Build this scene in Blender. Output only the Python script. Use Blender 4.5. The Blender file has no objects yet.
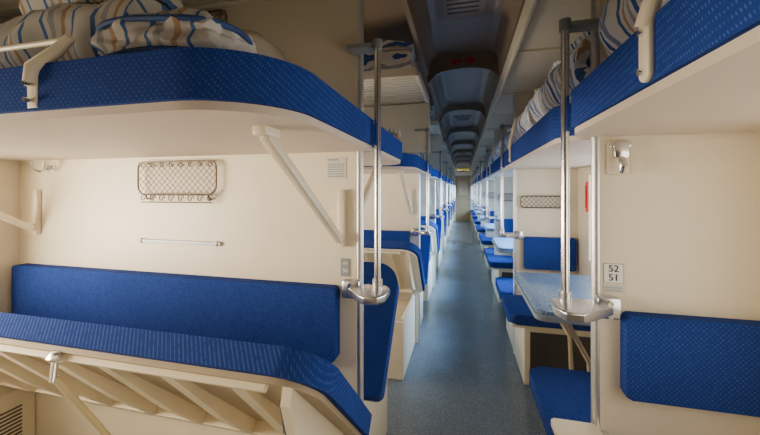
import bpy, bmesh, math, random
from mathutils import Vector, Matrix, noise
random.seed(4)
S=bpy.context.scene
COL=S.collection
D0=1.25; P=1.8; NB=8
XL=-2.2; XR=0.90; EL=-0.396; ER=0.435; H=1.38
YB=-1.0; YE=D0+P*8
# ---------------------------------------------------------------- materials
def newmat(name):
    m=bpy.data.materials.new(name); m.use_nodes=True
    nt=m.node_tree; return m,nt,nt.nodes['Principled BSDF']
def plain(name,col,rough=.5,metal=0,var=.06,scale=6,bump=0,coat=0,bscale=200):
    m,nt,b=newmat(name)
    b.inputs['Roughness'].default_value=rough; b.inputs['Metallic'].default_value=metal
    if coat: b.inputs['Coat Weight'].default_value=coat
    tc=nt.nodes.new('ShaderNodeTexCoord')
    n=nt.nodes.new('ShaderNodeTexNoise'); n.inputs['Scale'].default_value=scale; n.inputs['Detail'].default_value=4
    nt.links.new(tc.outputs['Object'],n.inputs['Vector'])
    r=nt.nodes.new('ShaderNodeValToRGB')
    r.color_ramp.elements[0].position=.3; r.color_ramp.elements[1].position=.7
    r.color_ramp.elements[0].color=[c*(1-var) for c in col]+[1]
    r.color_ramp.elements[1].color=[min(1,c*(1+var)) for c in col]+[1]
    nt.links.new(n.outputs['Fac'],r.inputs['Fac']); nt.links.new(r.outputs['Color'],b.inputs['Base Color'])
    if bump:
        n2=nt.nodes.new('ShaderNodeTexNoise'); n2.inputs['Scale'].default_value=bscale
        nt.links.new(tc.outputs['Object'],n2.inputs['Vector'])
        bp=nt.nodes.new('ShaderNodeBump'); bp.inputs['Strength'].default_value=bump; bp.inputs['Distance'].default_value=.002
        nt.links.new(n2.outputs['Fac'],bp.inputs['Height']); nt.links.new(bp.outputs['Normal'],b.inputs['Normal'])
    return m
def speck(name,c1,c2,scale,thr,rough=.6,bump=.2,random=1.0,mixf=.35):
    m,nt,b=newmat(name); b.inputs['Roughness'].default_value=rough
    tc=nt.nodes.new('ShaderNodeTexCoord')
    v=nt.nodes.new('ShaderNodeTexVoronoi'); v.inputs['Scale'].default_value=scale; v.inputs['Randomness'].default_value=random
    nt.links.new(tc.outputs['Object'],v.inputs['Vector'])
    r=nt.nodes.new('ShaderNodeValToRGB')
    r.color_ramp.elements[0].position=thr; r.color_ramp.elements[0].color=c2+(1,)
    r.color_ramp.elements[1].position=thr+.18; r.color_ramp.elements[1].color=c1+(1,)
    nt.links.new(v.outputs['Distance'],r.inputs['Fac'])
    n=nt.nodes.new('ShaderNodeTexNoise'); n.inputs['Scale'].default_value=3
    nt.links.new(tc.outputs['Object'],n.inputs['Vector'])
    mx=nt.nodes.new('ShaderNodeMix'); mx.data_type='RGBA'; mx.blend_type='MULTIPLY'; mx.inputs[0].default_value=mixf
    nt.links.new(r.outputs['Color'],mx.inputs[6]); nt.links.new(n.outputs['Fac'],mx.inputs[7])
    nt.links.new(mx.outputs[2],b.inputs['Base Color'])
    if bump:
        bp=nt.nodes.new('ShaderNodeBump'); bp.inputs['Strength'].default_value=bump; bp.inputs['Distance'].default_value=.002
        nt.links.new(v.outputs['Distance'],bp.inputs['Height']); nt.links.new(bp.outputs['Normal'],b.inputs['Normal'])
    return m
def weave(name,c1,c2,period):
    m,nt,b=newmat(name); b.inputs['Roughness'].default_value=.95
    b.inputs['Specular IOR Level'].default_value=.1
    tc=nt.nodes.new('ShaderNodeTexCoord'); sp=nt.nodes.new('ShaderNodeSeparateXYZ'); nt.links.new(tc.outputs['Object'],sp.inputs[0])
    def mth(op,a,c=None):
        x=nt.nodes.new('ShaderNodeMath'); x.operation=op
        for i,q in enumerate((a,c)):
            if q is None: continue
            if isinstance(q,(int,float)): x.inputs[i].default_value=q
            else: nt.links.new(q,x.inputs[i])
        return x.outputs[0]
    w=2*math.pi/period
    # regular dots: product of sines along two in-plane directions of every box face
    s1=mth('SINE',mth('MULTIPLY',mth('ADD',sp.outputs[0],sp.outputs[1]),w))
    s2=mth('SINE',mth('MULTIPLY',mth('SUBTRACT',sp.outputs[1],sp.outputs[2]),w*.9))
    n3=nt.nodes.new('ShaderNodeTexNoise'); n3.inputs['Scale'].default_value=75; nt.links.new(tc.outputs['Object'],n3.inputs['Vector'])
    pr=mth('MULTIPLY',mth('MULTIPLY',s1,s2),mth('MULTIPLY',n3.outputs['Fac'],1.9))
    r=nt.nodes.new('ShaderNodeValToRGB')
    r.color_ramp.elements[0].position=.45; r.color_ramp.elements[0].color=c1+(1,)
    r.color_ramp.elements[1].position=.85; r.color_ramp.elements[1].color=c2+(1,)
    nt.links.new(pr,r.inputs['Fac'])
    n=nt.nodes.new('ShaderNodeTexNoise'); n.inputs['Scale'].default_value=4; nt.links.new(tc.outputs['Object'],n.inputs['Vector'])
    mx=nt.nodes.new('ShaderNodeMix'); mx.data_type='RGBA'; mx.blend_type='MULTIPLY'; mx.inputs[0].default_value=.25
    nt.links.new(r.outputs['Color'],mx.inputs[6]); nt.links.new(n.outputs['Fac'],mx.inputs[7]); nt.links.new(mx.outputs[2],b.inputs['Base Color'])
    n2=nt.nodes.new('ShaderNodeTexNoise'); n2.inputs['Scale'].default_value=400; nt.links.new(tc.outputs['Object'],n2.inputs['Vector'])
    bp=nt.nodes.new('ShaderNodeBump'); bp.inputs['Strength'].default_value=.2; bp.inputs['Distance'].default_value=.002
    nt.links.new(n2.outputs['Fac'],bp.inputs['Height']); nt.links.new(bp.outputs['Normal'],b.inputs['Normal'])
    return m
BLUE=weave('blue_upholstery',(.020,.052,.265),(.060,.12,.42),.0135)
CREAM=plain('cream_laminate',(.83,.745,.58),.42,0,.03,2)
CREAM2=plain('cream_plastic',(.84,.75,.57),.4,0,.04,5)
WALLM=plain('cream_wall',(.80,.72,.56),.45,0,.03,2)
BAYDARK=plain('open_bay_darkness',(.22,.16,.11),.6,0,.05,3)  # darkness of the open bay behind the camera, put into a wall colour
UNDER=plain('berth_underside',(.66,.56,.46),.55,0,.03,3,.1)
UNDERD=plain('rib_gap_shade_and_strut_tan',(.48,.39,.27),.6,0,.06,8,.1)  # board tan darkened for the shade between ribs; also colours the table struts
SLAT=plain('dull_cream_slats',(.78,.69,.52),.5,0,.06,8,.1)  # slats slightly darker than the cream plastic
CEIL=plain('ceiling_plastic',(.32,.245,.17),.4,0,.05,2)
CHROME=plain('chrome',(.78,.78,.80),.2,1,.03,10)
ALU=plain('brushed_aluminium',(.74,.74,.75),.38,.9,.05,30)
CAST=plain('polished_cast_metal',(.66,.67,.70),.26,.95,.05,30)
STRIP=plain('grey_metal_strip',(.38,.40,.42),.5,.4,.05,30)
TRIMD=plain('grey_table_edge',(.30,.34,.38),.4,.3,.05,30)
STEEL=plain('bronze_wire',(.17,.13,.10),.35,.6,.1,30)
FLOORM=speck('speckled_linoleum',(.15,.20,.27),(.28,.34,.41),110,.22,.25,.04,1.0,.35)
TABLEM=speck('blue_speckled_laminate',(.11,.21,.38),(.48,.60,.74),95,.22,.28,.0,1.0,.1)
RED=plain('red_plastic',(.60,.02,.02),.4)
DARK=plain('dark_rubber',(.02,.02,.022),.6)
LOUV=plain('louvre_shadow_slots',(.10,.08,.06),.6)
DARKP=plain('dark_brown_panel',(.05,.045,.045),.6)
DOORM=plain('brown_door',(.34,.24,.13),.5,0,.08,4)
PAPER=plain('white_sticker',(.92,.92,.90),.6)
NOTICE=plain('greyish_notice_paper',(.66,.66,.62),.6)
GREYL=plain('grey_label',(.30,.33,.34),.5)
BRASS=plain('yellowed_paint_steel',(.78,.68,.42),.4,.1)
def striped(name,axis,cols,period=.16):
    m,nt,b=newmat(name); b.inputs['Roughness'].default_value=.9
    tc=nt.nodes.new('ShaderNodeTexCoord'); sp=nt.nodes.new('ShaderNodeSeparateXYZ')
    n=nt.nodes.new('ShaderNodeTexNoise'); n.inputs['Scale'].default_value=4
    nt.links.new(tc.outputs['Object'],n.inputs['Vector'])
    nt.links.new(tc.outputs['Object'],sp.inputs[0])
    a=nt.nodes.new('ShaderNodeMath'); a.operation='MULTIPLY_ADD'; a.inputs[1].default_value=.06
    nt.links.new(n.outputs['Fac'],a.inputs[0]); nt.links.new(sp.outputs[axis],a.inputs[2])
    d=nt.nodes.new('ShaderNodeMath'); d.operation='DIVIDE'; d.inputs[1].default_value=period
    nt.links.new(a.outputs[0],d.inputs[0])
    f=nt.nodes.new('ShaderNodeMath'); f.operation='FRACT'; nt.links.new(d.outputs[0],f.inputs[0])
    r=nt.nodes.new('ShaderNodeValToRGB'); r.color_ramp.interpolation='CONSTANT'
    e=r.color_ramp.elements
    e[0].position=0; e[0].color=cols[0][1]+(1,)
    e[1].position=cols[1][0]; e[1].color=cols[1][1]+(1,)
    for p,c in cols[2:]:
        x=e.new(p); x.color=c+(1,)
    nt.links.new(f.outputs[0],r.inputs['Fac']); nt.links.new(r.outputs['Color'],b.inputs['Base Color'])
    return m
W_=(.66,.62,.56)
STRX=striped('striped_ticking',0,[(0,W_),(.20,(.07,.17,.40)),(.28,W_),(.38,(.40,.39,.39)),(.48,W_),(.60,(.48,.31,.18)),(.67,W_),(.80,(.07,.17,.40)),(.85,W_)],.17)
WC=(.93,.93,.93)
STRY=striped('striped_ticking_cool',1,[(0,WC),(.2,(.30,.40,.60)),(.32,WC),(.42,(.05,.13,.45)),(.52,WC),(.62,(.50,.50,.54)),(.70,WC),(.80,(.60,.42,.26)),(.84,WC),(.90,(.08,.20,.52)),(.96,WC)],.17)
BLUEB=plain('blue_bag_cloth',(.03,.07,.22),.7,0,.3,12)
TAN=plain('brown_blanket',(.38,.31,.23),.9,0,.25,8,.4)
def emis(name,col,s):
    m,nt,b=newmat(name); b.inputs['Base Color'].default_value=col+(1,)
    b.inputs['Emission Color'].default_value=col+(1,); b.inputs['Emission Strength'].default_value=s; return m
SIGNG=emis('lit_yellow_sign',(.9,.75,.2),1.2)
def glassm():
    m,nt,b=newmat('window_glass'); nt.nodes.remove(b)
    t=nt.nodes.new('ShaderNodeBsdfTransparent'); g=nt.nodes.new('ShaderNodeBsdfGlossy'); g.inputs['Roughness'].default_value=.05
    x=nt.nodes.new('ShaderNodeMixShader'); x.inputs[0].default_value=.06
    nt.links.new(t.outputs[0],x.inputs[1]); nt.links.new(g.outputs[0],x.inputs[2])
    nt.links.new(x.outputs[0],nt.nodes['Material Output'].inputs[0]); return m
GLASS=glassm()
# ---------------------------------------------------------------- mesh helpers
MIR=[None]
def root(name,loc,label,cat,group=None):
    o=bpy.data.objects.new(name,None); o.empty_display_size=.1
    l=Vector(loc)
    if MIR[0] is not None: l.y=2*MIR[0]-l.y
    o.location=l; COL.objects.link(o); o['label']=label; o['category']=cat
    if group: o['group']=group
    return o
def mk(name,bm,mat,parent=None,origin=None,label=None,smooth=False,cat=None,group=None,kind=None):
    if MIR[0] is not None:
        for v in bm.verts: v.co.y=2*MIR[0]-v.co.y
        bmesh.ops.reverse_faces(bm,faces=bm.faces[:])
    if parent is not None: L=parent.location.copy()
    elif origin is not None: L=Vector(origin)
    else: L=Vector((0,0,0))
    for v in bm.verts: v.co-=L
    me=bpy.data.meshes.new(name); bm.to_mesh(me); bm.free()
    me.materials.append(mat)
    o=bpy.data.objects.new(name,me); COL.objects.link(o)
    if smooth:
        for p in me.polygons: p.use_smooth=True
        try: me.set_sharp_from_angle(angle=math.radians(40))
        except Exception: pass
    if parent is not None: o.parent=parent
    else: o.location=L
    if label: o['label']=label
    if cat: o['category']=cat
    if group: o['group']=group
    if kind: o['kind']=kind
    return o
def B(): return bmesh.new()
def merge(bm,b2,M=None):
    me=bpy.data.meshes.new('tmp'); 
    if M is not None: bmesh.ops.transform(b2,matrix=M,verts=b2.verts[:])
    b2.to_mesh(me); b2.free(); bm.from_mesh(me); bpy.data.meshes.remove(me)
def box(bm,a,b,bev=0,M=None,seg=2):
    t=bmesh.new(); bmesh.ops.create_cube(t,size=1)
    for v in t.verts:
        for i in range(3): v.co[i]=a[i] if v.co[i]<0 else b[i]
    if bev: bmesh.ops.bevel(t,geom=t.edges[:],offset=bev,segments=seg,affect='EDGES',profile=.5)
    bmesh.ops.recalc_face_normals(t,faces=t.faces[:])
    merge(bm,t,M)
def slab(bm,poly,z0,z1,bev=0,M=None,seg=4):
    t=bmesh.new()
    vb=[t.verts.new((x,y,z0)) for x,y in poly]; vt=[t.verts.new((x,y,z1)) for x,y in poly]
    n=len(poly); fb=t.faces.new(vb[::-1]); ft=t.faces.new(vt)
    for i in range(n): t.faces.new((vb[i],vb[(i+1)%n],vt[(i+1)%n],vt[i]))
    if bev:
        es=set(fb.edges)|set(ft.edges)
        bmesh.ops.bevel(t,geom=list(es),offset=bev,segments=seg,affect='EDGES',profile=.5)
    bmesh.ops.recalc_face_normals(t,faces=t.faces[:])
    merge(bm,t,M)
def rpoly(x0,y0,x1,y1,rs,n=8):
    out=[]
    for (cx,cy,sx,sy,a0,r) in ((x0,y0,1,1,180,rs[0]),(x1,y0,-1,1,270,rs[1]),(x1,y1,-1,-1,0,rs[2]),(x0,y1,1,-1,90,rs[3])):
        if r<=0: out.append((cx,cy)); continue
        ox=cx+sx*r; oy=cy+sy*r
        for i in range(n+1):
            a=math.radians(a0+90*i/n); out.append((ox+r*math.cos(a),oy+r*math.sin(a)))
    return out
def tube(bm,pts,r,n=10,cap=True,closed=False):
    pts=[Vector(p) for p in pts]; rings=[]
    N=len(pts); up=Vector((0,0,1)); prev=None
    for i,p in enumerate(pts):
        if closed: d=(pts[(i+1)%N]-pts[i-1])
        elif i==0: d=pts[1]-p
        elif i==N-1: d=p-pts[-2]
        else: d=(pts[i+1]-p).normalized()+(p-pts[i-1]).normalized()
        d.normalize()
        if prev is None:
            a=d.cross(up)
            if a.length<.1: a=d.cross(Vector((1,0,0)))
        else:
            a=prev-d*prev.dot(d)
        a.normalize(); prev=a; b=d.cross(a)
        rr=r[i] if isinstance(r,(list,tuple)) else r
        rings.append([bm.verts.new(p+a*rr*math.cos(2*math.pi*k/n)+b*rr*math.sin(2*math.pi*k/n)) for k in range(n)])
    for i in range(N if closed else N-1):
        A=rings[i]; C=rings[(i+1)%N]
        for k in range(n): bm.faces.new((A[k],A[(k+1)%n],C[(k+1)%n],C[k]))
    if cap and not closed:
        bm.faces.new(rings[0][::-1]); bm.faces.new(rings[-1])
def dup(r,dy,dz=0):
    n=r.copy(); COL.objects.link(n); n.location.y+=dy; n.location.z+=dz
    def rec(o,no):
        for c in o.children:
            cc=c.copy(); COL.objects.link(cc); cc.parent=no; cc.matrix_parent_inverse=c.matrix_parent_inverse.copy(); rec(c,cc)
    rec(r,n); return n
# ---------------------------------------------------------------- structure
def structure(name,bm,mat,smooth=False,label=None):
    return mk(name,bm,mat,kind='structure',smooth=smooth)
bm=B(); box(bm,(XL-.1,YB-.1,-.08),(XR+.1,YE+.1,0)); structure('floor',bm,FLOORM)
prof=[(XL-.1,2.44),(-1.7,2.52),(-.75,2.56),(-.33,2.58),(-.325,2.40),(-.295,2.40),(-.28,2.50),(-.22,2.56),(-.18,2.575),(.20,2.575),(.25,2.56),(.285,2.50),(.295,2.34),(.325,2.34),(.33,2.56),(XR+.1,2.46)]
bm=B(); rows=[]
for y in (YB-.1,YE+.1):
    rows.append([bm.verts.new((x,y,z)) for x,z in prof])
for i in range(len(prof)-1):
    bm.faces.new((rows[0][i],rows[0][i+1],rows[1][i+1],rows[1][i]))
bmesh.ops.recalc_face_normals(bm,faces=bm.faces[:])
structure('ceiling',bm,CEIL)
wins_l=[]; wins_r=[]
def sidewall(name,x,sgn,wz0,wz1,half,store):
    bm=B(); x0,x1=(x-.08,x) if sgn<0 else (x,x+.08)
    ys=[]
    for k in range(9):
        c=D0+P*k-.9; ys.append((c-half,c+half)); store.append(c)
    box(bm,(x0,YB,0),(x1,YE,wz0)); box(bm,(x0,YB,wz1),(x1,YE,2.56))
    p=YB
    for a,b in ys+[(YE,YE)]:
        if a>p: box(bm,(x0,p,wz0),(x1,a,wz1))
        p=b
    structure(name,bm,WALLM)
sidewall('wall_left',XL,-1,.86,1.50,.55,wins_l)
sidewall('wall_right',XR,1,.86,1.50,.62,wins_r)
wn=1
for side,cs,half in ((-1,wins_l,.55),(1,wins_r,.62)):
    x=XL if side<0 else XR
    for c in cs:
        bm=B(); t=.035
        xa,xb=(x-.07,x+.012) if side<0 else (x-.012,x+.07)
        a,b,z0,z1=c-half,c+half,.86,1.50
        box(bm,(xa,a-.03,z0-.03),(xb,b+.03,z0+.01),.004); box(bm,(xa,a-.03,z1-.01),(xb,b+.03,z1+.03),.004)
        box(bm,(xa,a-.03,z0),(xb,a+.01,z1),.004); box(bm,(xa,b-.01,z0),(xb,b+.03,z1),.004)
        xm=x-.04 if side<0 else x+.04
        box(bm,(xm-.012,a,z1-.2),(xm+.012,b,z1-.18))
        w=structure('window_%d'%wn,bm,CREAM2)
        bm=B(); box(bm,(xm-.003,a,z0),(xm+.003,b,z1)); p=mk('pane',bm,GLASS,w); wn+=1
bm=B(); box(bm,(XL-.1,YB-.1,0),(XR+.1,YB,2.7)); structure('wall_back_standin',bm,BAYDARK)  # unseen stand-in for the next open bay, darkened to cut bounce light
bm=B(); dw=.33
box(bm,(XL-.1,YE,0),(-dw,YE+.1,2.66)); box(bm,(dw,YE,0),(XR+.1,YE+.1,2.66)); box(bm,(-dw,YE,2.03),(dw,YE+.1,2.66))
structure('wall_end',bm,CREAM)
bm=B(); box(bm,(-dw+.002,YE+.02,0.0),(dw-.002,YE+.06,2.028)); d=structure('door_1',bm,DOORM)
bm=B(); box(bm,(-.2,YE+.012,1.15),(.2,YE+.022,1.8),.003); mk('door_panel',bm,plain('door_inset',(.45,.34,.20),.4),d)
bm=B(); tube(bm,[(.25,YE+.02,1.0),(.25,YE-.04,1.0),(.14,YE-.04,1.0)],.01); mk('handle',bm,CHROME,d)
r=root('exit_sign',(0,YE-.02,2.25),'small lit yellow exit sign above the end door','sign')
bm=B(); box(bm,(-.27,YE-.06,2.19),(.27,YE,2.36),.01); mk('housing',bm,DARK,r)
def text(body,size,loc,mat,parent,name='lettering',ext=.0006):
    cu=bpy.data.curves.new('t','FONT'); cu.body=body; cu.size=size; cu.extrude=ext; cu.align_x='CENTER'; cu.align_y='CENTER'
    o=bpy.data.objects.new('t',cu); COL.objects.link(o); bpy.context.view_layer.update()
    me=bpy.data.meshes.new_from_object(o.evaluated_get(bpy.context.evaluated_depsgraph_get())); bpy.data.objects.remove(o)
    b=bmesh.new(); b.from_mesh(me); bpy.data.meshes.remove(me)
    bmesh.ops.transform(b,matrix=Matrix.Translation(loc)@Matrix.Rotation(math.pi/2,4,'X'),verts=b.verts[:])
    return mk(name,b,mat,parent)
text('ВЫХОД',.14,(0,YE-.064,2.275),SIGNG,r,ext=.002)
bm=B(); box(bm,(XL,D0-P,0),(EL,D0-P+.03,2.54),.003); structure('wall_partition.100',bm,CREAM)  # unseen partition behind the camera, added to carry the light-blocking berth
for k in range(NB):
    Y=D0+P*k
    bm=B(); box(bm,(XL,Y,0),(EL,Y+.03,2.54),.003); structure('wall_partition' if k==0 else 'wall_partition.%03d'%(2*k),bm,CREAM)
    bm=B(); box(bm,(ER,Y,0),(XR,Y+.03,2.47),.003); structure('wall_partition.%03d'%(2*k+1),bm,CREAM)
    for j,x in enumerate((EL,ER)):
        bm=B(); s=1 if x<0 else -1
        tube(bm,[(x+s*.006,Y+.015,0),(x+s*.006,Y+.015,2.42 if j==0 else 2.18)],.0155,14)
        structure('trim_%d'%(2*k+j+1),bm,ALU,True)
    dz=0 if k<2 else .05
    pts=[(-.31,2.60),(-.31,2.32),(-.27,2.36+dz)]
    for i in range(1,8):
        a=math.pi-math.pi*i/8; pts.append((.0+.25*math.cos(a),2.38+dz+.06*math.sin(a)))
    pts+=[(.27,2.36+dz),(.31,2.32),(.31,2.60)]
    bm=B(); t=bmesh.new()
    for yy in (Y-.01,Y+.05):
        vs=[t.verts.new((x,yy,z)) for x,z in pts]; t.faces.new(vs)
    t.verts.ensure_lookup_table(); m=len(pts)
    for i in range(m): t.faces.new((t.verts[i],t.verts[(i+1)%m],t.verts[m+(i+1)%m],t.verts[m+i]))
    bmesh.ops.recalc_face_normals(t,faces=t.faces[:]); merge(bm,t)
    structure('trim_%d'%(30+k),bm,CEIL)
    if k>0:
        bm=B(); box(bm,(XL,Y-.05,1.72),(-.285,Y-.001,2.145),.006); structure('trim_%d'%(50+k),bm,CREAM)
r=root('ceiling_vent',(0.0,D0+.9,2.575),'flat slotted ventilation panel on the aisle ceiling','vent','ceiling vents')
bm=B(); slab(bm,rpoly(-.14,D0+.75,.14,D0+1.15,(.03,.03,.03,.03),5),2.560,2.574,.003); mk('panel',bm,CEIL,r,smooth=True)
bm=B()
for i in range(5): box(bm,(-.10,D0+.84+i*.055,2.557),(.10,D0+.855+i*.055,2.561))
mk('slots',bm,DARKP,r)
for k in (2,5): dup(r,P*k)
for k in range(2):
    y0=(D0-P+.03 if k==0 else D0+.03+P*(k-1)); y1=D0+P*k
    r=root('heater_cover',(XL+.06,(y0+y1)/2,0),'long cream heater cover with fine louvres along the wall foot','heater','heater covers')
    bm=B(); box(bm,(XL+.002,y0,0.0),(XL+.12,y1,.42),.01); mk('casing',bm,CREAM2,r)
    bm=B()
    for i in range(14):
        z=.10+i*.018
        box(bm,(XL+.118,y1-.50,z),(XL+.124,y1-.06,z+.007))
    mk('louvre',bm,LOUV,r)
# ---------------------------------------------------------------- left side furniture
def upper_berth(Yp):
    r=root('upper_berth',(-1.25,Yp-.02,1.53),'upper berth, blue padded edge, cream underside, fixed to the partition','berth','upper berths across the bays')
    W=.74
    bm=B(); slab(bm,rpoly(XL+.01,Yp-W,-.322,Yp-.001,(.02,.20,.03,.01),14),1.545,1.638,.024)
    mk('mattress_pad',bm,BLUE,r,smooth=True)
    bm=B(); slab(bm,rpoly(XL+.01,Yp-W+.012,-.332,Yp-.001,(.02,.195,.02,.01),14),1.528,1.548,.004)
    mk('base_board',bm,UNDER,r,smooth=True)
    for x in (-.455,-2.06):
        bm=B()
        p0=Vector((x,Yp-.53,1.515)); p1=Vector((x,Yp-.025,1.19)); d=(p1-p0); L=d.length; a=math.atan2(d.z,d.y)
        M=Matrix.Translation(p0)@Matrix.Rotation(a,4,'X')
        box(bm,(-.014,0,-.018),(.014,L,.010),.005,M)
        box(bm,(x-.018,Yp-.56,1.506),(x+.018,Yp-.49,1.53),.006)
        box(bm,(x-.015,Yp-.022,1.16),(x+.015,Yp,1.38),.006)
        mk('support_arm',bm,CREAM2,r,smooth=True)
    x=-.86
    bm=B(); slab(bm,[(x-.014,1.548),(x+.014,1.548),(x+.016,1.615),(x-.016,1.615)],-.010,.0,.004,Matrix.Translation((0,Yp-W-.002,0))@Matrix.Rotation(math.pi/2,4,'X'))
    tube(bm,[(x,Yp-W-.004,1.60),(x+.008,Yp-W-.004,1.63),(x+.05,Yp-W+.01,1.665),(x+.085,Yp-W+.012,1.690)],[.012,.014,.012,.009],10)
    tube(bm,[(x+.080,Yp-W+.01,1.685),(x-.80,Yp-W+.01,1.685)],.006,10)
    g=mk('guard_rail',bm,CREAM2,r,smooth=True,label='cream guard bracket with thin rail')
    for z in (1.563,1.595):
        bm=B(); tube(bm,[(x,Yp-W-.002,z),(x,Yp-W-.016,z)],.005,10)
        mk('bolt',bm,CHROME,r,smooth=True)
    return r
def lower_berth(Yp,light=False):
    hy=Yp-.088; hz=.50; ph=math.radians(45); c,s=math.cos(ph),math.sin(ph)
    M=Matrix(((1,0,0,0),(0,c,s,hy),(0,-s,c,hz),(0,0,0,1)))
    r=root('lower_berth',(-1.25,Yp-.02,0),'blue lower berth tilted up with cream framed underside' if light else 'blue lower berth tilted up, showing ribbed cream underside','berth','lower berths across the bays')
    W=.63
    bm=B(); slab(bm,rpoly(XL+.05,-W,-.320,0,(.02,.13,.03,.02),16),0,.066,.026,M)
    mk('seat_cushion',bm,BLUE,r,smooth=True)
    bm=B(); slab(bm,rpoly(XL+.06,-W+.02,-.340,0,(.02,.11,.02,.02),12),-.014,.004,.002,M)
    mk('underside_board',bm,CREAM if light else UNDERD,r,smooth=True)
    bm=B(); box(bm,(XL+.07,-W+.035,-.030),(-.46,-W+.050,-.012),.003,M)
    box(bm,(XL+.07,-.06,-.055),(-.42,-.02,-.012),.004,M)
    for i in range(8):
        x=XL+.13+i*.215
        dd=.03 if light else .055
        t=bmesh.new(); pr=[(-W+.05,-.013),(-.03,-.013),(-.03,-dd),(-.25,-dd),(-W+.06,-.028)]
        for xx in (x,x+.040):
            vs=[t.verts.new((xx,y,z)) for y,z in pr]; t.faces.new(vs)
        t.verts.ensure_lookup_table(); m=len(pr)
        for q in range(m): t.faces.new((t.verts[q],t.verts[(q+1)%m],t.verts[m+(q+1)%m],t.verts[m+q]))
        bmesh.ops.recalc_face_normals(t,faces=t.faces[:]); merge(bm,t,M)
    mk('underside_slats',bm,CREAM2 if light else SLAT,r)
    bm=B(); t=bmesh.new()
    pl=[(-.60,-.014),(-.30,-.014),(-.10,-.014),(-.10,-.05),(-.25,-.12),(-.48,-.10),(-.58,-.05)]
    for xx in (-.415,-.39):
        vs=[t.verts.new((xx,y,z)) for y,z in pl]; t.faces.new(vs)
    t.verts.ensure_lookup_table(); m=len(pl)
    for i in range(m): t.faces.new((t.verts[i],t.verts[(i+1)%m],t.verts[m+(i+1)%m],t.verts[m+i]))
    bmesh.ops.recalc_face_normals(t,faces=t.faces[:]); merge(bm,t,M)
    mk('end_plate',bm,CREAM2,r)
    if not light:
        bm=B()
        tube(bm,[M@Vector((-.44,-W+.10,-.03)),M@Vector((-.45,-W+.20,-.075)),M@Vector((-.45,-.20,-.11))],.007,8)
        mk('hinge_strut',bm,CAST,r,smooth=True)
        for q in (-W+.14,-.38,-.22):
            bm=B(); tube(bm,[M@Vector((-.415,q,-.05)),M@Vector((-.423,q,-.05))],.007,8); mk('bolt',bm,CHROME,r,smooth=True)
        xs=-1.12
        bm=B(); box(bm,(xs-.016,-W+.015,-.04),(xs+.016,-W+.045,-.012),.005,M)
        tube(bm,[M@Vector((xs,-W+.03,-.03)),M@Vector((xs+.01,-W+.06,-.08))],.009,10)
        mk('latch',bm,CHROME,r,smooth=True)
        a=M@Vector((xs+.01,-W+.06,-.07)); 
        bm=B(); tube(bm,[a,(xs+.03,Yp-.41,.60),(xs+.05,Yp-.30,.42)],.009,10)
        mk('prop_rod',bm,BRASS,r,smooth=True)
    bm=B()
    box(bm,(XL+.13,Yp-.62,0),(-.42,Yp-.60,.42),.004)
    box(bm,(-.44,Yp-.60,0),(-.42,Yp-.001,.44),.004)
    box(bm,(XL+.15,Yp-.05,.40),(-.44,Yp-.001,.46),.004)
    mk('storage_box',bm,CREAM,r)
    bm=B(); poly=rpoly(XL+.04,.73,-.465,1.01,(.02,.02,.02,.02),10)
    slab(bm,poly,0,.052,.012,Matrix.Translation((0,Yp-.002,0))@Matrix.Rotation(math.pi/2,4,'X'))
    mk('backrest',bm,BLUE,r,smooth=True)
    return r
def luggage_shelf(Yp):
    r=root('luggage_shelf',(-1.25,Yp-.02,2.17),'cream slatted overhead luggage shelf fixed to the partition','shelf','overhead luggage shelves')
    bm=B()
    box(bm,(XL+.01,Yp-.78,2.145),(-.29,Yp-.75,2.205),.006); box(bm,(XL+.01,Yp-.03,2.155),(-.29,Yp,2.20),.006)
    box(bm,(-.32,Yp-.78,2.145),(-.29,Yp,2.205),.006)
    mk('frame',bm,CREAM2,r)
    bm=B(); n=12
    for i in range(n):
        y=Yp-.745+i*.060
        box(bm,(XL+.02,y,2.160),(-.32,y+.042,2.180),.003)
    mk('slats',bm,CREAM,r)
    return r
def net_rack(Yp,cat='net rack'):
    r=root('net_rack',(-1.23,Yp,1.42),'bronze wire net pocket with scrolled ends on the cream partition',cat,'wire net racks')
    x0,x1,z0,z1=-1.42,-1.01,1.33,1.505
    bm=B(); yy=Yp-.022
    pl=[(x,yy,z) for x,z in rpoly(x0,z0+.03,x1,z1,(.04,.04,.03,.03),6)]
    tube(bm,pl,.0035,8,closed=True)
    for x in (x0+.04,x1-.04):
        tube(bm,[(x,yy,z1),(x,Yp,z1-.005)],.004,6)
        tube(bm,[(x,yy,z0+.03),(x,yy+.01,z0+.01),(x,Yp,z0+.01)],.004,6)
    nsc=8
    for q in range(nsc):
        x=x0+.03+q*(x1-x0-.06)/(nsc-1)
        sp=[(x+.018*(1-i/14)*math.cos(i*.7),yy-.001,z0+.014+.018*(1-i/14)*math.sin(i*.7)) for i in range(12)]
        tube(bm,sp,.0022,6)
        sp=[(x+.014*(1-i/14)*math.cos(i*.7),yy-.001,z1-.012-.014*(1-i/14)*math.sin(i*.7)) for i in range(12)]
        tube(bm,sp,.0018,6)
    tube(bm,[(x0+.02,yy,z0-.004),(x1-.02,yy,z0-.004)],.0025,6)
    mk('wire_frame',bm,STEEL,r,smooth=True)
    bm=B(); zz0,zz1=z0+.03,z1; h=zz1-zz0; st=.029
    x=x0-h
    while x<x1:
        for sg in (1,-1):
            a,b=x,x+h
            ca,cb=max(a,x0),min(b,x1)
            if cb-ca>.005:
                za,zb=zz0+(ca-a),zz0+(cb-a)
                if sg<0: za,zb=zz1-(ca-a),zz1-(cb-a)
                tube(bm,[(ca,yy+.001*sg,za),(cb,yy+.001*sg,zb)],.0013,5,cap=False)
        x+=st
    mk('netting',bm,STEEL,r)
    return r
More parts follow.
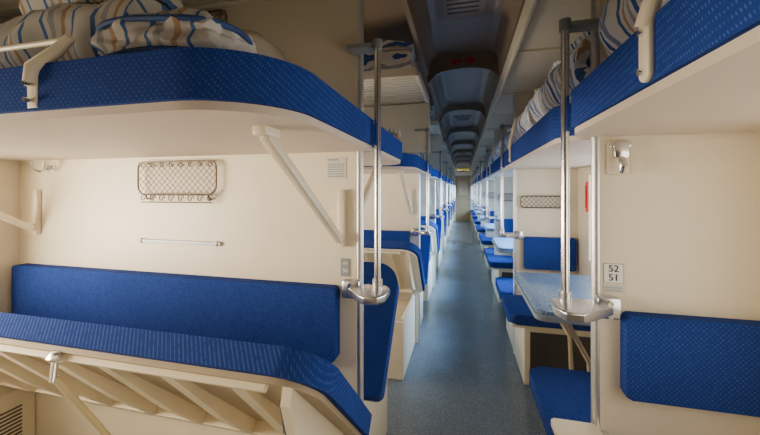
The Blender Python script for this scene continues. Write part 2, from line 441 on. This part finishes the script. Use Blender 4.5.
def towel_rail(Yp):
    r=root('towel_rail',(-1.23,Yp,1.15),'slim flat grey metal strip on the partition','towel rail','towel rails')
    bm=B(); box(bm,(-1.44,Yp-.010,1.143),(-1.0,Yp-.004,1.158),.0015); mk('bar',bm,STRIP,r)
    for x in (-1.42,-1.02):
        bm=B(); box(bm,(x-.006,Yp-.013,1.140),(x+.006,Yp,1.161),.002); mk('mount',bm,STRIP,r,smooth=True)
    return r
def hook(x,Yp,z):
    r=root('coat_hook',(x,Yp,z),'small double chrome coat hook on the partition','hook','coat hooks')
    bm=B(); box(bm,(x-.03,Yp-.008,z-.012),(x+.03,Yp,z+.012),.003); mk('plate',bm,CHROME,r)
    for s in (-1,1):
        bm=B(); tube(bm,[(x+s*.02,Yp-.004,z),(x+s*.025,Yp-.03,z-.02),(x+s*.035,Yp-.05,z-.01),(x+s*.045,Yp-.052,z+.025)],[.005,.005,.005,.008],8); mk('prong',bm,CHROME,r,smooth=True)
    return r
def handrail(x,Yp,side):
    ex=EL if side<0 else ER
    r=root('handrail_pole',(x,Yp-.05,1.03),'vertical chrome climbing pole with step bracket at the berth end','handrail','climbing poles')
    zt=1.90; zb=1.02; y=Yp-.05
    bm=B(); tube(bm,[(x,y,zb),(x,y,zt)],.0125,16); mk('pole',bm,CHROME,r,smooth=True)
    bm=B(); tube(bm,[(x,y,zt-.01),(x,y,zt+.025)],.018,12); box(bm,(min(x,ex+(-.02 if side<0 else .02)),y-.010,zt),(max(x,ex-.02 if side<0 else ex+.02),y+.05,zt+.018),.006)
    mk('top_arm',bm,GREYL,r,smooth=True)
    bm=B()
    if side<0: poly=[(ex-.01,y+.040),(ex-.01,y-.025),(x-.05,y-.09),(x-.02,y-.115),(x+.025,y-.11),(x+.045,y-.07),(x+.045,y+.005),(x+.025,y+.040)]
    else: poly=[(x-.025,y+.040),(x-.045,y+.005),(x-.045,y-.07),(x-.025,y-.11),(x+.02,y-.115),(x+.05,y-.09),(ex+.01,y-.025),(ex+.01,y+.040)]
    slab(bm,poly,zb-.024,zb+.004,.006)
    mk('step',bm,CAST,r,smooth=True,label='flat cast metal step plate')
    bm=B(); tube(bm,[(x,y,zb+.0),(x,y,zb+.035)],.019,14); mk('socket',bm,CAST,r,smooth=True)
    bm=B(); a,b=(ex-.05,ex+.02) if side<0 else (ex-.02,ex+.048)
    box(bm,(a,Yp-.040,zb-.05),(b,Yp-.001,zb+.020),.010)
    mk('clamp',bm,CAST,r,smooth=True)
    for zz in (zb-.036,zb+.004):
        bm=B(); tube(bm,[((a+b)/2,Yp-.038,zz),((a+b)/2,Yp-.050,zz)],.008,10); mk('bolt',bm,CHROME,r,smooth=True)
    return r
def bed_roll(name,c,L,rad,axis,mat,label,sq=.85,seed=0,group='rolled mattresses on the berths'):
    bm=bmesh.new(); n=72; turns=2.3; th=rad/2.7
    outer=[];inner=[]
    for i in range(n+1):
        a=turns*2*math.pi*i/n; R=th*.55+ (rad-th*.55)*i/n
        outer.append((R*math.cos(a),R*math.sin(a))); Ri=max(.004,R-th*.8); inner.append((Ri*math.cos(a),Ri*math.sin(a)))
    m=26; rings=[]
    for j in range(m+1):
        t=j/m; pos=(t-.5)*L; f=1-.14*abs(2*t-1)**4
        ring=[]
        for lst in (outer,inner[::-1]):
            for (u,v) in lst:
                nz=noise.noise(Vector((u*6+seed*7,v*6,pos*7)))*.08+noise.noise(Vector((u*14+seed*7,v*14,pos*16)))*.045
                k=f*(1+nz*2)
                p=(u*k,v*k*sq)
                w=pos+noise.noise(Vector((u*9,v*9+seed,seed)))*.03
                if axis=='x': co=(w,p[0],p[1])
                else: co=(p[0],w,p[1])
                ring.append(bm.verts.new(Vector(c)+Vector(co)))
        rings.append(ring)
    q=len(rings[0])
    for j in range(m):
        for i in range(q):
            bm.faces.new((rings[j][i],rings[j][(i+1)%q],rings[j+1][(i+1)%q],rings[j+1][i]))
    h=q//2
    for ring in (rings[0],rings[-1]):
        for i in range(h-1):
            bm.faces.new((ring[i],ring[i+1],ring[q-2-i],ring[q-1-i]))
    bmesh.ops.recalc_face_normals(bm,faces=bm.faces[:])
    return mk(name,bm,mat,None,c,label,True,'bedding',group)
def lumpbm(c,dim,seed=0,pw=3.0,amp=.08):
    bm=bmesh.new(); bmesh.ops.create_icosphere(bm,subdivisions=5,radius=1)
    for v in bm.verts:
        p=v.co; k=(abs(p.x)**pw+abs(p.y)**pw+abs(p.z)**pw)**(-1/pw)
        q=p*k; f=1+amp*noise.noise(q*2+Vector((seed*3.1,0,0)))+amp*.5*noise.noise(q*5+Vector((0,seed,0)))
        v.co=Vector(c)+Vector((q.x*dim[0],q.y*dim[1],q.z*dim[2]))*f
    return bm
def lump(name,c,dim,mat,label,seed=0,cat='bedding',group=None,pw=3.0,amp=.08):
    return mk(name,lumpbm(c,dim,seed,pw,amp),mat,None,c,label,True,cat,group)

lower_berth(D0)
kit=[upper_berth(D0),luggage_shelf(D0),net_rack(D0),towel_rail(D0),hook(-1.98,D0,1.49),handrail(-.302,D0,-1)]
for k in range(1,NB):
    for o in kit: dup(o,P*k)
lb=lower_berth(D0+P,True)
for k in range(1,NB-1): dup(lb,P*k)
nn=dup(kit[2],0,.63); nn.location.x+=.05
MIR[0]=D0+.015
kb=[upper_berth(D0),lower_berth(D0,True)]
MIR[0]=None
dup(kb[0],-P)  # unseen berth behind the camera, added to keep light off the upper partition
for k in range(1,NB):
    for o in kb: dup(o,P*k)
# ---------------------------------------------------------------- right side furniture
def side_berth(Yp):
    r=root('side_upper_berth',(.62,Yp-.9,1.55),'upper berth along the window wall with blue padded edge','berth','side upper berths')
    y0,y1=Yp-P+.045,Yp-.012
    bm=B(); slab(bm,rpoly(.322,y0,XR-.005,y1,(.10,.01,.01,.10),10),1.570,1.684,.030); mk('mattress_pad',bm,BLUE,r,smooth=True)
    bm=B(); slab(bm,rpoly(.332,y0,XR-.005,y1,(.10,.01,.01,.10),10),1.552,1.573,.004); mk('base_board',bm,UNDER,r)
    bm=B(); yy=Yp-.55
    Mx=Matrix(((0,0,1,0),(1,0,0,0),(0,1,0,0),(0,0,0,1)))
    slab(bm,rpoly(yy-.017,1.572,yy+.017,1.70,(.015,.015,.01,.01),4),.311,.323,.004,Mx)
    tube(bm,[(.314,yy,1.67),(.322,yy-.03,1.74),(.347,yy-.05,1.86)],[.016,.013,.011],10)
    mk('guard_bracket',bm,CREAM2,r,smooth=True)
    for z in (1.59,1.66):
        bm=B(); tube(bm,[(.314,yy,z),(.303,yy,z)],.006,10)
        mk('bolt',bm,CHROME,r,smooth=True)
    return r
def side_bench(Yp,L,dark):
    r=root('side_bench',(.62,Yp-.25,0),'short blue cushioned window-side bench on a storage box','bench','side benches')
    bm=B(); slab(bm,rpoly(.315,Yp-L,XR-.01,Yp-.005,(.05,.02,.02,.04),6),.43,.50,.025); mk('seat_cushion',bm,BLUE,r,smooth=True)
    bm=B(); box(bm,(.42,Yp-L+.03,0),(XR-.005,Yp-.005,.41),.006); box(bm,(.34,Yp-L+.02,.405),(XR-.01,Yp-.01,.432),.004); mk('storage_box',bm,CREAM2,r)
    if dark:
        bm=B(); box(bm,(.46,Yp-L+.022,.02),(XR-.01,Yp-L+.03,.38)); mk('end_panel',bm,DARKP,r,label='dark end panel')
    bm=B(); poly=rpoly(.492,.73,XR-.02,.992,(.014,.014,.014,.014),8)
    slab(bm,poly,0,.046,.009,Matrix.Translation((0,Yp-.002,0))@Matrix.Rotation(math.pi/2,4,'X'))
    mk('backrest',bm,BLUE,r,smooth=True)
    return r
def side_table(Yc):
    r=root('side_table',(.62,Yc,.0),'side table with blue speckled top on folding struts','table','side tables')
    bm=B(); slab(bm,rpoly(.345,Yc-.40,XR-.012,Yc+.40,(.05,.01,.01,.05),6),.782,.805,.004); mk('tabletop',bm,TABLEM,r,smooth=True)
    bm=B(); slab(bm,rpoly(.34,Yc-.405,XR-.011,Yc+.405,(.05,.01,.01,.05),6),.756,.783,.003); mk('edge_trim',bm,TRIMD,r,smooth=True)
    for s in (-1,1):
        bm=B(); 
        tube(bm,[(.48,Yc+s*.33,.762),(.56,Yc+s*.25,.62),(.64,Yc+s*.17,.48),(.66,Yc+s*.16,0)],.013,10)
        mk('support_strut',bm,UNDERD,r,smooth=True)
    return r
def side_shelf(Yp):
    r=root('side_luggage_shelf',(.60,Yp-.9,2.20),'cream overhead luggage shelf along the window wall','shelf','side overhead shelves')
    y0,y1=Yp-P+.032,Yp-.002
    bm=B(); box(bm,(.29,y0,2.19),(.315,y1,2.29),.006); box(bm,(XR-.04,y0,2.19),(XR-.005,y1,2.25),.004)
    for y in (y0+.01,(y0+y1)/2,y1-.05): box(bm,(.31,y,2.200),(XR-.03,y+.035,2.212))
    mk('frame',bm,CREAM2,r)
    bm=B(); box(bm,(.315,y0,2.212),(XR-.04,y1,2.226),.002)
    mk('shelf_board',bm,CREAM,r)
    return r
kr=[side_berth(D0),side_shelf(D0)]
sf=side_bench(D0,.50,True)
hr=handrail(.318,D0,1)
for k in range(1,NB+1):
    for o in kr: dup(o,P*k)
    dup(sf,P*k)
    if k<NB: dup(hr,P*k)
MIR[0]=D0+.015
ss=side_bench(D0,.56,False)
MIR[0]=None
tb=side_table(D0+.90)
for k in range(1,NB):
    dup(ss,P*k); dup(tb,P*k)
def side_rack(Yp):
    r=root('side_net_rack',(.62,Yp,1.27),'small wire net rack on the narrow partition','net rack','side net racks')
    a0,a1=.465,.79
    bm=B(); yy=Yp-.03
    tube(bm,[(x,yy,z) for x,z in rpoly(a0,1.235,a1,1.33,(.03,.03,.03,.03),4)],.005,6,closed=True)
    for x in (a0+.04,a1-.04): tube(bm,[(x,yy,1.33),(x,Yp,1.33)],.004,6)
    mk('wire_frame',bm,STEEL,r,smooth=True)
    bm=B()
    for i in range(-3,10):
        for sg in (1,-1):
            a=a0+i*.036; ca,cb=max(a,a0),min(a+.095,a1)
            if cb-ca>.004:
                za,zb=1.235+ca-a,1.235+cb-a
                if sg<0: za,zb=1.33-(ca-a),1.33-(cb-a)
                tube(bm,[(ca,yy,za),(cb,yy,zb)],.0018,5,cap=False)
    mk('netting',bm,STEEL,r); return r
sr=side_rack(D0+P)
for k in range(1,NB-1): dup(sr,P*k)
for k in range(2):
    y=D0+P-.26+P*k
    r=root('emergency_lever',(XR-.01,y,1.3),'slim red emergency window pull beside the window','lever','emergency levers')
    bm=B(); box(bm,(XR-.02,y-.028,1.22),(XR-.0,y+.012,1.44)); mk('plate',bm,RED,r)
    bm=B(); box(bm,(XR-.028,y-.014,1.25),(XR-.02,y,1.41),.002); mk('grip',bm,RED,r,smooth=True)
r=root('fold_down_step',(.36,D0,.60),'small cream fold-down step fixed to the partition edge','step')
bm=B(); slab(bm,rpoly(.285,D0-.10,.425,D0-.002,(.03,.01,.01,.01),5),.595,.615,.005); mk('tread',bm,CREAM2,r,smooth=True)
bm=B(); box(bm,(.415,D0-.06,.52),(.455,D0-.001,.60),.005); mk('bracket',bm,CAST,r,smooth=True)
r=root('berth_latch',(.485,D0,1.48),'chrome berth latch on a cream backing plate','latch')
bm=B(); box(bm,(.452,D0-.008,1.43),(.52,D0,1.54),.006); mk('backing_plate',bm,CREAM2,r)
bm=B(); box(bm,(.464,D0-.035,1.48),(.508,D0-.006,1.535),.008); tube(bm,[(.486,D0-.03,1.48),(.486,D0-.040,1.455),(.486,D0-.03,1.435)],[.010,.012,.008],10); box(bm,(.457,D0-.026,1.515),(.515,D0-.006,1.53),.004); mk('catch',bm,CHROME,r,smooth=True)
r=root('seat_number_label',(.468,D0,1.08),'white seat number sticker reading 52 and 51','label')
bm=B(); box(bm,(.444,D0-.0015,1.078),(.502,D0-.0002,1.142)); mk('border',bm,GREYL,r)
bm=B(); box(bm,(.446,D0-.003,1.080),(.500,D0-.0002,1.140)); mk('sticker',bm,PAPER,r)
text('52',.031,(.473,D0-.004,1.125),DARK,r); text('51',.031,(.473,D0-.004,1.096),DARK,r)
bm=B(); box(bm,(.444,D0-.003,1.048),(.502,D0-.0002,1.072)); mk('small_plate',bm,plain('pale_grey_plate',(.60,.61,.60),.5),r)
bm=B(); x=.450
for z in (1.053,1.062):
    x=.449
    while x<.492:
        w=random.uniform(.0025,.006); box(bm,(x,D0-.004,z),(x+w,D0-.0029,z+.0035)); x+=w+.003
mk('print_line',bm,GREYL,r)
r=root('notice_sticker',(-.47,D0,1.47),'small printed notice sticker on the cream partition','notice')
bm=B(); box(bm,(-.520,D0-.002,1.425),(-.440,D0-.0002,1.508)); mk('sheet',bm,NOTICE,r)
bm=B()
for i in range(8):
    z=1.431+i*.0092; x=-.514
    if i==6: continue
    while x<(-.450 if i!=7 else -.47):
        w=random.uniform(.006,.018); box(bm,(x,D0-.0028,z),(min(x+w,-.445),D0-.0019,z+(.0042 if i<6 else .006))); x+=w+.003
mk('print_lines',bm,GREYL,r)
r=root('berth_number_plate',(-.44,D0,1.08),'small grey plate with white print near the partition edge','label')
bm=B(); box(bm,(-.462,D0-.003,1.045),(-.424,D0-.0002,1.115),.001); mk('plate',bm,GREYL,r)
text('49',.022,(-.443,D0-.0038,1.095),PAPER,r); text('50',.022,(-.443,D0-.0038,1.068),PAPER,r)
r=root('arrow_sign',(0,D0+P-.012,2.50),'pair of small red arrow marks on the ceiling bulkhead','sign')
for s in (-1,1):
    bm=B(); pts=[(s*.105,0),(s*.06,.034),(s*.06,.014),(s*.015,.014),(s*.015,-.014),(s*.06,-.014),(s*.06,-.034)]
    slab(bm,pts if s<0 else pts[::-1],0,.003,0,Matrix.Translation((0,D0+P-.011,2.500))@Matrix.Rotation(math.pi/2,4,'X'))
    mk('arrow',bm,RED,r)
# ---------------------------------------------------------------- bedding
bed_roll('rolled_mattress',(-1.16,D0-.38,1.638+.19),.54,.225,'x',STRX,'rolled striped mattress lying on the upper berth',.9,1)
lump('rolled_blanket',(-.725,D0-.20,1.638+.140),(.115,.17,.13),TAN,'crumpled brown blanket on the upper berth',2,'blanket',None,3.0,.06)
r=root('folded_quilt',(-.64,D0-.56,1.64),'folded pale striped quilt with dark blue trim','quilt')
mk('folded_cloth',lumpbm((-.66,D0-.575,1.705),(.16,.10,.062),11,4,.16),STRX,r,smooth=True)
bm=B()
for j,z in enumerate((1.668,1.738)):
    pl=[]
    for i in range(60):
        a=2*math.pi*i/60; q=Vector((math.cos(a),math.sin(a),.5*(1 if j else -1))); pw=4
        k=(abs(q.x)**pw+abs(q.y)**pw+abs(q.z)**pw)**(-1/pw); pl.append((-.66+q.x*k*.162,D0-.575+q.y*k*.102,z+.006*math.sin(a*3+j)))
    tube(bm,pl,.007,8,closed=True)
mk('blue_trim',bm,BLUEB,r,smooth=True)
bed_roll('rolled_mattress',(.525,D0-.40,1.685+.165),.58,.205,'y',STRY,'rolled striped mattress on the side upper berth',.84,5)
bed_roll('rolled_mattress',(.53,D0-1.09,1.685+.165),.58,.205,'y',STRY,'rolled striped mattress on the side upper berth',.84,6)
base=bed_roll('rolled_mattress',(.515,D0+.48,1.685+.165),.76,.21,'y',STRY,'rolled striped mattress on the side upper berth',.83,7)
b2=bed_roll('rolled_mattress',(.515,D0+1.32,1.685+.155),.70,.20,'y',STRY,'rolled striped mattress on the side upper berth',.83,8)
for k in range(1,NB):
    n=dup(base,P*k); n.location.x+=random.uniform(-.01,.03)
    if k%3!=2: dup(b2,P*k)
sh=bed_roll('rolled_mattress',(-.575,D0+P-.60,2.182+.135),.46,.16,'x',STRY,'rolled striped mattress on the luggage shelf',.85,9,'rolled mattresses on the shelves')
for k in (1,3,4): dup(sh,P*k)
ub=bed_roll('rolled_mattress',(-.75,D0+P-.36,1.638+.125),.5,.14,'x',STRX,'rolled striped mattress lying on the upper berth',.85,10)
for k in (1,2,4): dup(ub,P*k)
# ---------------------------------------------------------------- light
def warea(x,c,dr,half,e,col,z=1.18,spread=180):
    l=bpy.data.lights.new('daylight','AREA'); l.shape='RECTANGLE'; l.size=half*2; l.size_y=.64; l.energy=e; l.color=col
    l.spread=math.radians(spread)
    o=bpy.data.objects.new('daylight',l); o.location=(x,c,z)
    o.rotation_euler=Vector(dr).to_track_quat('-Z','Y').to_euler(); COL.objects.link(o)
for i,c in enumerate(wins_l):
    if i==0: warea(XL-.40,c-.1,(1,.55,0),.60,108,(1,.86,.64))
    elif i==1: warea(XL-.22,c,(1,0,.35),.55,80,(1,.86,.66),1.08)
    else: warea(XL-.12,c,(1,0,0),.55,16,(1,.86,.66))
for i,c in enumerate(wins_r):
    if i==0: warea(XR+.12,c,(-1,0,0),.62,9.5,(1,.89,.72))
    elif i==1: warea(XR+.12,c,(-1,0,-.1),.62,14,(.88,.93,1))
    else: warea(XR+.34,c,(-1,0,-.55),.62,105,(.40,.66,1),1.38,95)
w=bpy.data.worlds.new('w'); S.world=w; w.use_nodes=True
bg=w.node_tree.nodes['Background']; bg.inputs[0].default_value=(.75,.85,1,1); bg.inputs[1].default_value=.8
# ---------------------------------------------------------------- camera
cam=bpy.data.cameras.new('camera'); co=bpy.data.objects.new('camera',cam); COL.objects.link(co)
cam.sensor_width=36; cam.lens=36*340/760; cam.shift_y=-27.5/760; cam.clip_start=.02
co.location=(0,0,H); co.rotation_euler=(math.radians(90),0,math.atan(83/340))
S.camera=co
